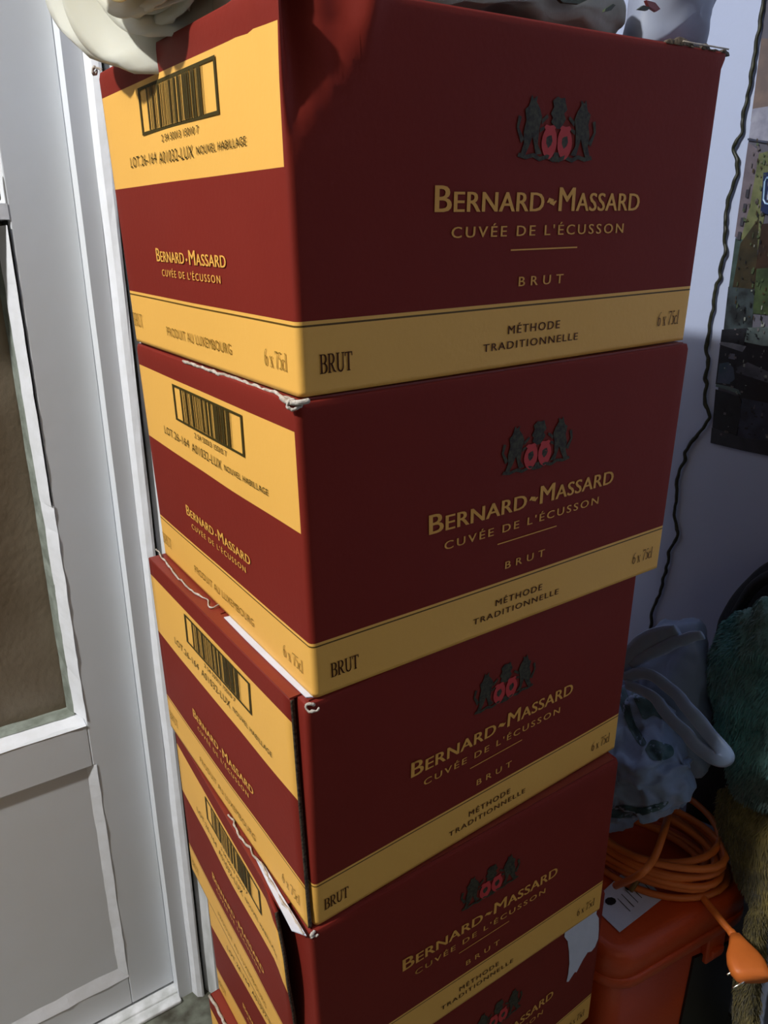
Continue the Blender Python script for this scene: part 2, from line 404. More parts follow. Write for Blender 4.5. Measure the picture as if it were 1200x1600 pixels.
def serif_glyph(ch):
    S = []; A = 0.62
    def st(p, w): S.append((p, w))
    def bowl(cx, cy, rx, ry, a0, a1):
        n = 10; pts = arcpts(cx, cy, rx, ry, a0, a1, n)
        ws = [TN+(TK-TN)*abs(math.cos(math.radians(a0+(a1-a0)*i/n))) for i in range(n+1)]; S.append((pts, ws))
    if ch == 'B':
        st([(.12, 0), (.12, 1)], TK); st([(0, .02), (.3, .02)], TN); st([(0, .98), (.3, .98)], TN); st([(.12, .52), (.3, .52)], TN)
        bowl(.3, .75, .2, .23, 90, -90); bowl(.3, .27, .24, .25, 90, -90); return S, .62
    if ch == 'R':
        st([(.12, 0), (.12, 1)], TK); st([(0, .02), (.25, .02)], TN); st([(0, .98), (.3, .98)], TN); st([(.12, .48), (.3, .48)], TN)
        bowl(.3, .73, .2, .25, 90, -90); st([(.28, .48), (.5, .08), (.66, .02)], [TK, TK, TN]); return S, .68
    if ch == 'U':
        st([(.12, 1), (.12, .3)], TK); st([(0, .98), (.25, .98)], TN); st([(.55, .98), (.45, .98), (.68, .98)], TN)
        st([(.12, .32)]+arcpts(.34, .28, .22, .26, 180, 360)+[(.56, 1)], [TK]+[TK*.9-.035*i/10 for i in range(11)][:10]+[TN, TN]); return S, .7
    if ch == 'T':
        st([(.3, 0), (.3, 1)], TK); st([(.18, .02), (.42, .02)], TN); st([(0, .96), (.6, .96)], TN*1.3)
        st([(.02, .96), (.01, .78)], TN); st([(.58, .96), (.59, .78)], TN); return S, .62
    if ch == '6':
        bowl(.24, .3, .19, .28, 0, 360); st([(.07, .38), (.12, .7), (.26, .92), (.42, .98)], [TK, TK*.8, TN, TN]); return S, .5
    if ch == '7':
        st([(.04, .95), (.44, .95)], TN*1.6); st([(.44, .95), (.28, .5), (.2, 0)], [TN, TK*.8, TK]); st([(.05, .96), (.03, .8)], TN); return S, .48
    if ch == '5':
        st([(.14, .95), (.42, .95)], TN*1.5); st([(.14, .95), (.1, .58)], TN); bowl(.2, .32, .21, .29, 110, -125); return S, .46
    if ch == 'x':
        st([(.04, .6), (.36, .02)], TK*.9); st([(.36, .6), (.04, .02)], TN); st([(0, .61), (.14, .61)], TN); st([(.28, .61), (.42, .61)], TN)
        st([(0, .01), (.14, .01)], TN); st([(.26, .01), (.42, .01)], TN); return S, .44
    if ch == 'c':
        bowl(.22, .31, .18, .3, 50, 320); return S, .4
    if ch == 'l':
        st([(.12, 0), (.12, 1)], TK*.9); st([(.02, .02), (.23, .02)], TN); st([(.03, .97), (.12, 1)], TN); return S, .26
    return S, .3
def serif_geo(text):
    x = 0; v = []; f = []
    for ch in text:
        S, adv = serif_glyph(ch)
        for pts, w in S:
            a, b = stroke(pts, w); n = len(v); v += [(p[0]+x, p[1]) for p in a]; f += [tuple(i+n for i in q) for q in b]
        x += adv+0.03
    x0 = min(p[0] for p in v); x1 = max(p[0] for p in v)
    return [((p[0]-x0)/(x1-x0), p[1]) for p in v], f

class Print:
    """flat print laid on a carton face"""
    def __init__(s, fn): s.fn = fn; s.v = []; s.f = []; s.m = []
    def add(s, geo, a0, a1, h0, hc, mi, bold=0.0):
        v, f = geo
        if bold:      # heavier weight: the same letters laid again a hair to each side
            w_ = bold*(a1-a0)
            s.add(geo, a0-w_, a1-w_, h0+bold*0.25*hc, hc, mi); s.add(geo, a0+w_, a1+w_, h0-bold*0.25*hc, hc, mi)
        n = len(s.v)
        s.v += [s.fn(a0+(a1-a0)*x, h0+hc*y) for x, y in v]
        s.f += [tuple(i+n for i in q) for q in f]; s.m += [mi]*len(f)
    def poly(s, pts, mi):
        n = len(s.v); s.v += [s.fn(*p) for p in pts]; s.f.append(tuple(range(n, n+len(pts)))); s.m.append(mi)
    def ell(s, c, h, ra, rh, mi, n=16, rot=0):
        s.poly([(c+ra*math.cos(2*math.pi*i/n), h+rh*math.sin(2*math.pi*i/n)) for i in range(n)], mi)
    def build(s, name, mats, parent): return mesh_obj(name, s.v, s.f, mats, parent, s.m, smooth=False)

G = {
 'bernard': text_geo('Bernard', True, 1.03), 'massard': text_geo('Massard', True, 1.03),
 'cuvee': text_geo("CUVÉE DE L'ÉCUSSON", False, 1.32), 'brut_s': text_geo('BRUT', False, 1.75),
 'methode': text_geo('MÉTHODE', False, 1.22, 0.0), 'trad': text_geo('TRADITIONNELLE', False, 1.22, 0.0),
 'prod': text_geo('PRODUIT AU LUXEMBOURG', False, 1.12, 0.0), 'num': text_geo('2 54 50013 15010 7', False, 1.14),
 'lot': text_geo('LOT.26-164', False, 1.14, 0.0), 'a01': text_geo('A01032-LUX', False, 1.14, 0.0),
 'nouvel': text_geo('NOUVEL HABILLAGE', False, 1.14, 0.0),
 'brut': serif_geo('BRUT'), 'six': serif_geo('6 x 75cl'),
}

def crest(pr, ca, ch, sa, shh):
    """coat of arms: two oval shields under a plumed helm, two rampant supporters, a scroll. ca,ch centre; sa, shh scale"""
    def pt(x, y): return (ca+x*sa, ch+y*shh)
    rnd = random.Random(3)
    def blob(pts, mi): pr.poly([pt(*p) for p in pts], mi)
    for sgn in (-1, 1):
        f = lambda L: [(sgn*x, y) for x, y in L] if sgn > 0 else [(sgn*x, y) for x, y in L][::-1]
        # body, mane, tail, legs of a rearing beast
        blob(f([(.40, -.55), (.52, -.30), (.50, .10), (.44, .42), (.50, .62), (.60, .80), (.74, .84), (.80, .66), (.88, .58), (.84, .30), (.90, .0), (.88, -.3), (.95, -.55), (.84, -.62), (.74, -.35), (.66, -.10), (.62, -.30), (.56, -.58)]), 2)
        blob(f([(.45, .35), (.30, .50), (.27, .42), (.44, .22)]), 2)
        blob(f([(.48, .12), (.36, .18), (.36, .10), (.48, .0)]), 2)
        blob(f([(.88, -.2), (1.02, .1), (.96, .38), (1.04, .42), (1.08, .1), (.96, -.3)]), 2)
        blob(f([(.60, .80), (.58, .95), (.68, .86), (.72, .97), (.76, .82)]), 2)
        # shield
        c = .215*sgn; pts = []
        for i in range(20):
            a = 2*math.pi*i/20; x = math.cos(a); y = math.sin(a)
            pts.append((c+.205*x*(1-.22*max(0, -y)**2)-.02*sgn*max(0, y), -.25+.45*y))
        blob(pts, 3)
        blob([(c+.09*math.cos(2*math.pi*i/7), -.20+.20*math.sin(2*math.pi*i/7)*(1 if i%2 else .7)) for i in range(7)], 2)
        blob([(c-.16, .16), (c-.1, .23), (c+.0, .2), (c+.1, .23), (c+.16, .16), (c+.12, .1), (c-.12, .1)], 3)
        # scroll
        pts = [(sgn*x, y) for x, y in ((.03, -.72), (.25, -.62), (.45, -.70), (.62, -.60), (.82, -.66), (1.02, -.60))]
        v, fc = stroke([pt(*p) for p in pts], 0.012*1.0)
        n = len(pr.v); pr.v += [pr.fn(*q) for q in v]; pr.f += [tuple(i+n for i in q) for q in fc]; pr.m += [2]*len(fc)
    blob([(-.12, .22), (-.2, .30), (-.15, .42), (-.22, .52), (-.14, .70), (-.18, .86), (-.06, .98), (.04, .94), (.14, .97), (.17, .82), (.22, .66), (.14, .55), (.2, .40), (.13, .26), (.05, .14), (-.05, .14)], 2)
    blob([(-.06, -.5), (-.08, -.66), (0, -.78), (.08, -.66), (.06, -.5)], 2)

def bars(pr, a0, a1, h0, h1, mi, seed=5):
    rnd = random.Random(seed); x = 0.0
    while x < 1:
        w_ = rnd.choice((.008, .014, .022, .03)); g = rnd.choice((.006, .009, .014, .02))
        pr.poly([(a0+(a1-a0)*x, h0), (a0+(a1-a0)*min(1, x+w_), h0), (a0+(a1-a0)*min(1, x+w_), h1), (a0+(a1-a0)*x, h1)], mi)
        x += w_+g

T0 = {2: lambda h: 0.006+0.036*h, 3: lambda h: 0.084+0.010*math.sin(h*7)+0.02*sm((h-0.75)*4)}
LABELS = [
 'top burgundy wine carton with a crushed near corner, under the cream flower',
 'second burgundy wine carton from the top, its torn white corner under the top carton',
 'third burgundy wine carton from the top, white paper strip along its top edge',
 'fourth wine carton from the top, its loose side panel standing off the corner',
 'fifth wine carton down, with a torn white patch on its dark front',
 'bottom wine carton on the floor, only a torn red corner showing',
]
def make_carton(b):
    K = Carton(b); u0 = INSET.get(b, 0)/WC
    base = (K.n0+K.r0+K.l0+K.r0+K.l0-K.n0)/4; 
    root = thing('wine_carton', LABELS[b], 'carton', K.at(.5, .5, 0), 'wine cartons in the stack')
    pr_ = perim(u0); n = len(pr_); v = []; f = []; mi = []
    for h in H_LEV:
        ins = 0.0 if h < 0.985 else (0.0006 if h < 0.99 else 0.0009)
        for (u, vv, _) in pr_:
            uu = 0.5+(u-0.5)*(1-2*ins/WC); v2 = 0.5+(vv-0.5)*(1-2*ins/DC)
            v.append(K.P(uu, v2, h))
    for i in range(len(H_LEV)-1):
        hm = (H_LEV[i]+H_LEV[i+1])/2
        for j in range(n):
            k = (j+1) % n; f.append((i*n+j, i*n+k, (i+1)*n+k, (i+1)*n+j))
            u, vv, fc = pr_[j]; fc2 = pr_[k][2]
            side = (fc == 'S' or fc2 == 'S')
            if hm < 0.195: m_ = 1
            elif hm < 0.2005: m_ = 2
            elif hm < HB: m_ = 1
            elif side and H1 < hm < H2 and b not in INSET: m_ = 1
            else: m_ = 0
            mi.append(m_)
    f.append(tuple(range(n))[::-1]); mi.append(1)
    f.append(tuple((len(H_LEV)-1)*n+j for j in range(n))); mi.append(0)
    body = mesh_obj('body', v, f, [M['red'], M['yellow'], M['line']], root, mi, True)
    # top flaps: two outer flaps meeting along the middle
    hh = 1-0.0012/0.177
    for (va, vb) in ((0.012, 0.497), (0.503, 0.99)):
        pts = [K.P(uu, vv, 0.9925) for uu, vv in ((u0+0.012, va), (0.985, va), (0.985, vb), (u0+0.012, vb))]
        MB().slab(pts, (0, 0, 0.0011)).build('top_flap', M['top_red'], root)
    # separate side panel
    side_fn = K.S
    if b in INSET:
        t0 = T0[b]; th = 0.0028/WC; v = []; f = []; mi = []
        hs = H_LEV; NT = 24; cols = NT+1
        for layer in (0, 1):
            for h in hs:
                for k in range(cols):
                    t = t0(h)+(0.997-t0(h))*k/NT
                    flare = 0.0
                    if b == 3: flare = -0.004*sm(1-(t-t0(h))/0.12)*sm((h-0.35)*3)
                    v.append(K.P(0, t, h)+Vector((flare+layer*0.0028, 0, 0)))
        L = len(hs)*cols
        for i in range(len(hs)-1):
            hm = (hs[i]+hs[i+1])/2
            m_ = 1 if hm < .195 or .2005 < hm < HB or H1 < hm < H2 else (2 if hm < .2005 else 0)
            for k in range(NT):
                a = i*cols+k; f.append((a, a+cols, a+cols+1, a+1)); mi.append(m_)
                a += L; f.append((a, a+1, a+cols+1, a+cols)); mi.append(3)
        for i in range(len(hs)-1):
            a = i*cols; f.append((a, a+L, a+L+cols, a+cols)); mi.append(3)
            a = i*cols+NT; f.append((a, a+cols, a+cols+L, a+L)); mi.append(3)
        for k in range(NT):
            f.append((k, k+1, k+1+L, k+L)); mi.append(3)
            a = (len(hs)-1)*cols+k; f.append((a, a+L, a+L+1, a+1)); mi.append(0)
        mesh_obj('side_panel', v, f, [M['red'], M['yellow'], M['line'], M['board_edge']], root, mi, True)
        # the flap above the panel, bent over the gap
        pts = [K.P(0, t, 1.0)+Vector((0.0, 0, -0.0014)) for t in (t0(1)+0.002, 0.99)]
        q = [pts[0], pts[1], K.P(u0+0.014, 0.99, 1.0)+Vector((0, 0, -0.0014)), K.P(u0+0.014, t0(1)+0.002, 1.0)+Vector((0, 0, -0.0014))]
        MB().slab(q, (0, 0, 0.0012)).build('side_flap', M['top_red'], root)
        if b == 3:
            side_fn = lambda t, h: K.S(t, h)+Vector((-0.004*sm(1-(t-t0(h))/0.12)*sm((h-0.35)*3), 0, 0))
    # print on the dark long side
    if b < 5:
        def word(name, fn, items, mt):
            p = Print(fn)
            for it in items: p.add(*it[:5], 0, it[5] if len(it) > 5 else 0.0)
            return p
        def put(name, fn, items, mt): word(name, fn, items, mt).build(name, [M[mt]], root)
        p = word('', K.F, [(G['bernard'], .2636, .5131, .4822, .0698, .005), (G['massard'], .5529, .7807, .4822, .0698, .005)], '')
        v, fcs = stroke([(.522, .507), (.528, .516), (.533, .511), (.538, .504), (.545, .513)], [.003, .012, .016, .012, .003]); k = len(p.v)
        p.v += [K.F(*q) for q in v]; p.f += [tuple(i+k for i in q) for q in fcs]; p.m += [0]*len(fcs)
        p.build('brand_lettering', [M['gold']], root)
        put('cuvee_lettering', K.F, [(G['cuvee'], .2999, .7391, .411, .030, .0012)], 'gold')
        p = Print(K.F); p.poly([(.4379, .368), (.6095, .368), (.6095, .3725), (.4379, .3725)], 0); p.build('printed_rule', [M['gold']], root)
        put('brut_lettering', K.F, [(G['brut_s'], .4634, .5779, .2592, .0290, .004)], 'gold')
        put('method_lettering', K.F, [(G['methode'], .444, .5804, .1115, .0262, .002), (G['trad'], .3833, .6351, .064, .0240, .001)], 'brownink')
        put('band_brut_lettering', K.F, [(G['brut'], .0378, .0985, .0645, .0535, .006)], 'brownink')
        put('volume_lettering', K.F, [(G['six'], .8884, .9620, .0728, .052)], 'brownink')
        p = Print(lambda a, h: K.F(a, h)+Vector((0, -0.0001, 0)))
        crest(p, .5355, .702, .092, .103)
        p.build('coat_of_arms', [M['gold'], M['brownink'], M['crest_green'], M['crest_red']], root)
        # print on the lit short side
        p = word('', side_fn, [(G['bernard'], .7096, .5101, .3365, .0455, .006), (G['massard'], .4786, .2834, .3355, .0455, .006)], '')
        p.poly([(.500, .350), (.494, .356), (.488, .350), (.494, .344)], 0); p.build('brand_lettering', [M['gold']], root)
        put('cuvee_lettering', side_fn, [(G['cuvee'], .6807, .3174, .2872, .0228, .0015)], 'gold')
        put('band_brut_lettering', side_fn, [(G['brut'], .9835, .9032, .073, .052)], 'faintink')
        put('volume_lettering', side_fn, [(G['six'], .1395, .0447, .070, .0500)], 'faintink')
        put('origin_lettering', side_fn, [(G['prod'], .7059, .3012, .0714, .0328)], 'faintink')
        put('number_lettering', side_fn, [(G['num'], .5711, .3616, .7125, .0200, .002)], 'ink')
        put('lot_lettering', side_fn, [(G['lot'], .8155, .6214, .6555, .0325), (G['a01'], .6005, .4003, .650, .0340), (G['nouvel'], .3818, .1496, .656, .0215, .001)], 'ink')
        p = Print(side_fn)
        a0, a1, h0, h1 = .700, .255, .746, .889; ta, tb = .010, .0095
        p.poly([(a0, h0), (a1, h0), (a1, h0+tb), (a0, h0+tb)], 0); p.poly([(a0, h1-tb), (a1, h1-tb), (a1, h1), (a0, h1)], 0)
        p.poly([(a0, h0), (a0-ta, h0), (a0-ta, h1), (a0, h1)], 0); p.poly([(a1+ta, h0), (a1, h0), (a1, h1), (a1+ta, h1)], 0)
        bars(p, .645, .315, h0+tb, h1-tb, 0)
        p.build('barcode', [M['ink']], root)
    return K, root

cart = [make_carton(b) for b in range(6)]

def torn(b, pix, r=0.0011, name='torn_edge', lift=0.001, mt='kraft', amp=0.0015, plane=None):
    K, root = cart[b]
    pts = spline([K.top(x, y, lift) for x, y in pix], 10)
    pts = [jit(p, amp, 140, b) for p in pts]
    rr = [r*(0.6+0.9*abs(noise.noise(p*200))) for p in pts]
    return MB().tube(pts, rr, 6).build(name, M[mt], root, smooth=True)
def face_pts(K, pts, which='F'):
    return [(K.F if which == 'F' else K.S)(*p) for p in pts]
# carton 2: white torn edge running along the top of the short side and the curled corner
K1, R1 = cart[1]
MB().tube([jit(K1.P(0.006+0.004*math.sin(t*9), t, 1.0)+Vector((0, 0, -0.0012)), 0.0012, 120, 3) for t in [0.02+0.6*i/60 for i in range(61)]],
          [0.0009+0.0007*abs(noise.noise(Vector((i*0.6, 0, 0)))) for i in range(61)], 6).build('torn_edge', M['kraft'], R1, True)
def curl(K, root, u, v, h, r, turns, d, wdt, mt='kraft'):
    """little roll of torn liner at a corner"""
    c = K.P(u, v, h); pts = []
    for i in range(22):
        a = i/21*turns*2*math.pi; rr = r*(1-0.55*i/21)
        pts.append(jit(c+Vector((math.cos(a)*rr*1.0, math.cos(a)*rr*-0.4, math.sin(a)*rr*0.75))+Vector(d)*i/21*2, 0.0022, 260, i*0.05))
    return MB().tube(pts, [wdt*(0.5+0.9*abs(noise.noise(p*400))) for p in pts], 6).build('torn_curl', M[mt], root, True)
curl(K1, R1, -0.004, 0.008, 0.985, 0.0032, 1.2, (0.002, -0.001, 0), 0.0012)
MB().tube(spline([K1.P(-.004, .05, .998), K1.P(-.006, .022, .994), K1.P(.002, -.004, .996), K1.P(.02, -.012, 1.0)], 8), [0.0014]*24+[0.0008], 6).build('torn_edge', M['kraft'], R1, True)
# carton 3
K2, R2 = cart[2]
torn(2, [(244, 860), (256, 876), (290, 917), (322, 938), (331, 951), (345, 948)], 0.0008)
MB().slab([K2.top(*q, 0.0003) for q in ((350, 966), (383, 1000), (420, 1036), (478, 1091), (492, 1090), (440, 1035), (370, 962))], (0, 0, 0.0006)).build('paper_strip', M['paper'], R2)['label'] = 'white paper strip on the top'
curl(K2, R2, 0.020, 0.004, 0.985, 0.0034, 1.1, (0.001, -0.002, 0), 0.0012)
# carton 4: wedge of bare white board between raised flaps
K3, R3 = cart[3]
MB().slab([K3.top(*q, 0.0006) for q in ((398, 1340), (418, 1382), (456, 1456), (468, 1460), (479, 1464), (440, 1400), (412, 1352))], (0, 0, 0.0007)).build('bare_board', M['paper'], R3)['label'] = 'bare white board under the flap'
torn(3, [(357, 1275), (366, 1285), (370, 1300), (392, 1330), (412, 1362), (440, 1408), (476, 1462)], 0.0010)
MB().slab([K3.top(*q, 0.0006) for q in ((345, 1243), (352, 1260), (362, 1262), (352, 1246))], (0, 0, 0.0006)).build('bare_board', M['paper'], R3)
curl(K3, R3, 0.030, 0.006, 0.985, 0.0030, 1.0, (0.002, -0.002, 0), 0.0012)
# carton 5: torn patch on the front
K4, R4 = cart[4]
patch = [(.8077, .965), (.8077, .895), (.826, .84), (.838, .75), (.846, .65), (.846, .57), (.842, .515), (.852, .503), (.872, .533), (.880, .540), (.888, .527), (.902, .56), (.915, .59), (.935, .618), (.955, .60), (.972, .612), (.984, .66), (.980, .74), (.972, .83), (.956, .88), (.957, .965)]
pp = Print(K4.F); pp.poly(patch, 0)
MB().slab(pp.v, (0, -0.0004, 0)).build('torn_patch', M['paper'], R4)['label'] = 'bare white torn patch'
# carton 6: ragged edge of its top flap
K5, R5 = cart[5]
MB().tube([jit(K5.P(0.004+0.01*(1-t), t, 1.0)+Vector((0, 0, -0.001)), 0.003, 90, 8) for t in [0.4+0.59*i/40 for i in range(41)]], 0.0016, 6).build('torn_edge', M['kraft'], R5, True)
# carton 1: ragged top edge at the far right and the pale scratch
K0, R0 = cart[0]
mb = MB()
for (u, hgt, wd) in ((.845, .006, .010), (.875, .009, .012), (.905, .004, .008), (.935, .007, .006), (.965, .003, .010), (.99, .004, .006)):
    c = K0.P(u, 0.0, 1.0); k = 7; ring = []
    for i in range(k+1):
        a = math.pi*i/k; ring.append(c+Vector((math.cos(a)*-wd, 0.0004*i, math.sin(a)*hgt*0.7*(0.75+0.5*noise.noise(Vector((u*50, i, 0))))-0.002)))
    mb.slab(ring, (0, 0.003, 0))
mb.build('torn_edge', M['board_edge'], R0, True)
MB().tube([K0.P(u, v_, 1.0)+Vector((0, 0, 0.0004)) for u, v_ in ((.86, .0), (.90, .002), (.94, .0), (.99, .0))], 0.0005, 6).build('torn_edge', M['kraft'], R0, True)
curl(K0, R0, -0.004, 0.985, 1.0, 0.0035, 1.0, (0, 0.002, 0), 0.0013)

# ------------------------------------------------------------------ things on top of the stack
def topz(x, y):
    K = cart[0][0]; n = (K.r1-K.n1).cross(K.l1-K.n1).normalized()
    return K.n1.z - ((x-K.n1.x)*n.x+(y-K.n1.y)*n.y)/n.z
def petal(parent, c, axis, az, el0, curl_, length, width, cup, roll, mt, seed):
    axis = Vector(axis).normalized(); e1 = axis.orthogonal().normalized(); e2 = axis.cross(e1)
    rad = e1*math.cos(az)+e2*math.sin(az); tan = -e1*math.sin(az)+e2*math.cos(az)
    NR, NA = 16, 14; v = []; f = []
    p = Vector(c); el = el0; pos = [(Vector(p), el)]
    for i in range(NR):
        t = (i+1)/NR; el = el0+curl_*t+(-roll*sm((t-0.80)/0.2))
        p = p+(rad*math.cos(el)+axis*math.sin(el))*length/NR; pos.append((Vector(p), el))
    for i, (q, el) in enumerate(pos):
        t = i/NR; wd = width*(0.25+0.75*math.sin(math.pi*min(1, 0.08+t*0.82))**0.8)*(1-0.25*sm((t-0.85)/0.15))
        nrm = axis*math.cos(el)-rad*math.sin(el)
        for j in range(NA+1):
            a = -1+2*j/NA
            off = nrm*(cup*a*a*wd-roll*0.35*sm((abs(a)-0.7)/0.3)*wd*0.5)
            edge = 1-0.18*a*a*t
            w_ = q+(q-Vector(c))*(edge-1)*0.6+tan*a*wd+off
            v.append(jit(w_, 0.0025*t, 26, seed))
    for i in range(NR):
        for j in range(NA):
            a = i*(NA+1)+j; f.append((a, a+1, a+NA+2, a+NA+1))
    o = mesh_obj('petal', v, f, mt, parent, smooth=True)
    s_ = o.modifiers.new('thickness', 'SOLIDIFY'); s_.thickness = 0.0009
    return o
FC = Vector((0.016, 0.130, 1.120)); AX = Vector((-0.84, -0.42, -0.20)).normalized()
rose = thing('artificial_rose', 'large cream artificial rose overhanging the left edge of the top carton', 'flower', (0.02, 0.17, topz(0.02, 0.17)))
DOWN = math.atan2((-Vector((0, 0, 1))).dot(AX.cross(AX.orthogonal().normalized())), (-Vector((0, 0, 1))).dot(AX.orthogonal().normalized()))
OUT = [(0.05, .80, .25, .062, .055), (0.62, .72, .30, .068, .046), (-0.60, .62, .35, .072, .050), (1.22, .45, .2, .090, .040), (1.78, .12, .2, .145, .050), (-1.0, .4, .3, .095, .05), (-1.4, .15, .3, .115, .050), (2.6, .1, .3, .09, .05), (-2.6, .1, .3, .09, .05)]
for i, (da, el, cu_, ln, wd) in enumerate(OUT):
    petal(rose, FC-AX*0.004, AX, DOWN+da, el, cu_, ln*0.94, wd, 0.22, 0.75, M['petal'], i*1.3)
for i in range(6):
    petal(rose, FC+AX*0.004, AX, DOWN+i*2*math.pi/6+0.55, 0.75, 0.35, 0.064, 0.040, 0.32, 0.7, M['petal'], 10+i*1.7)
for i in range(6):
    petal(rose, FC+AX*0.010, AX, DOWN+i*2*math.pi/6+0.1, 0.95, 0.35, 0.068, 0.030, 0.5, 0.9, M['petal_in'], 20+i)
for i in range(5):
    petal(rose, FC+AX*0.012, AX, DOWN+i*2*math.pi/5+0.4, 1.2, 0.15, 0.066, 0.022, 0.6, 0.6, M['petal_in'], 30+i)
MB().tube([FC-AX*0.002, FC+AX*0.035], [0.014, 0.008], 12).build('flower_heart', M['petal_in'], rose, True)
# calyx that rests on the carton
st = MB().tube(spline([FC-AX*0.002, FC-AX*0.03+Vector((0, 0, -.02)), Vector((0.07, 0.20, topz(0.07, 0.2)+0.013)), Vector((0.12, 0.21, topz(0.12, 0.21)+0.0055)), Vector((0.20, 0.22, topz(0.2, 0.22)+0.0035))], 6), [0.014]*7+[0.010]*6+[0.004]*6+[0.003]*6, 8).build('stem', M['leafprint'], rose, True)
st['label'] = 'green stem'

def pillow(name, outline, thick, nrm, mt, parent=None, amp=0.004, freq=18, rings=14, nseg=72, seed=0, closed=True):
    """solid soft body: outline (3D points, star shaped) inflated both ways along nrm"""
    nrm = Vector(nrm).normalized(); O = spline(outline+[outline[0]], 8)[:-1]
    n = len(O); c = sum(O, Vector())/n; v = []; f = []
    for side in (1, -1):
        for k in range(1, rings+1):
            a = math.pi/2*k/rings; sc = math.sin(a); th = math.cos(a)*thick
            if side == -1 and k == rings: continue
            for p in O:
                q = c+(p-c)*sc+nrm*th*side
                v.append(jit(jit(q, amp*(0.4 if k == rings else 1), freq, seed), amp*0.4, freq*3.1, seed+5))
    top = len(v); v.append(c+nrm*thick); v.append(c-nrm*thick)
    fr_ = lambda k: (k-1)*n
    bk = lambda k: (rings*n+(k-1)*n) if k < rings else (rings-1)*n
    for k in range(1, rings):
        for j in range(n):
            j2 = (j+1) % n
            f.append((fr_(k)+j, fr_(k+1)+j, fr_(k+1)+j2, fr_(k)+j2)); f.append((bk(k)+j, bk(k)+j2, bk(k+1)+j2, bk(k+1)+j))
    for j in range(n):
        j2 = (j+1) % n; f.append((top, fr_(1)+j, fr_(1)+j2)); f.append((top+1, bk(1)+j2, bk(1)+j))
    return mesh_obj(name, v, f, mt, parent, smooth=True)
YS = 0.012
sv = thing('flower_sleeve', 'grey-green plastic flower sleeve with dark leaf print on the top carton', 'wrapping', (0.15, 0.05, topz(0.15, 0.05)))
out = [on_y(x, y, YS) for x, y in ((560, -12), (640, -6), (760, 6), (830, 22), (890, 36), (960, 50), (1006, 55), (1024, 30), (1034, 8), (1010, -60), (900, -120), (700, -110), (580, -60))]
out = [Vector((p.x, p.y, max(p.z, topz(p.x, p.y)+0.002))) for p in out]
body = pillow('wrap', out, 0.030, (0, 1, 0.1), M['sleeve'], sv, 0.006, 25, seed=2)
for o_ in (body,):
    for vtx in o_.data.vertices: vtx.co.y += 0.034
def decal(parent, pix, Y, mt, name):
    pts = [on_y(x, y, Y) for x, y in pix]
    return MB().slab(pts, (0, 0.002, 0)).build(name, mt, parent)
for k, pix in enumerate((((866, -8), (880, 4), (905, 6), (918, 0), (915, -14), (885, -16)), ((945, 18), (955, 16), (962, 8), (958, 6), (946, 14)), ((998, 14), (1006, 8), (1016, 12), (1012, 16)))):
    decal(sv, pix, 0.0125, M['leafprint'], 'printed_leaf')
decal(sv, ((1010, 0), (1024, 4), (1032, 14), (1026, 18), (1014, 10)), 0.0125, M['redprint'], 'printed_flower')
# milky crumpled plastic bag at the right back of the carton top
fb = thing('plastic_film', 'crumpled milky plastic film on the far right of the top carton', 'wrapping', (0.26, 0.03, topz(0.26, 0.03)))
out = [on_y(x, y, 0.012) for x, y in ((1030, 64), (1055, 68), (1090, 76), (1127, 84), (1134, 40), (1144, 0), (1152, -60), (1100, -110), (1060, -80), (1046, 0))]
out = [Vector((p.x, p.y, max(p.z, topz(p.x, p.y)+0.004))) for p in out]
fl_ = pillow('film', out, 0.022, (0, 1, 0.1), M['film'], fb, 0.005, 22, seed=4)
for vtx in fl_.data.vertices: vtx.co.y += 0.022

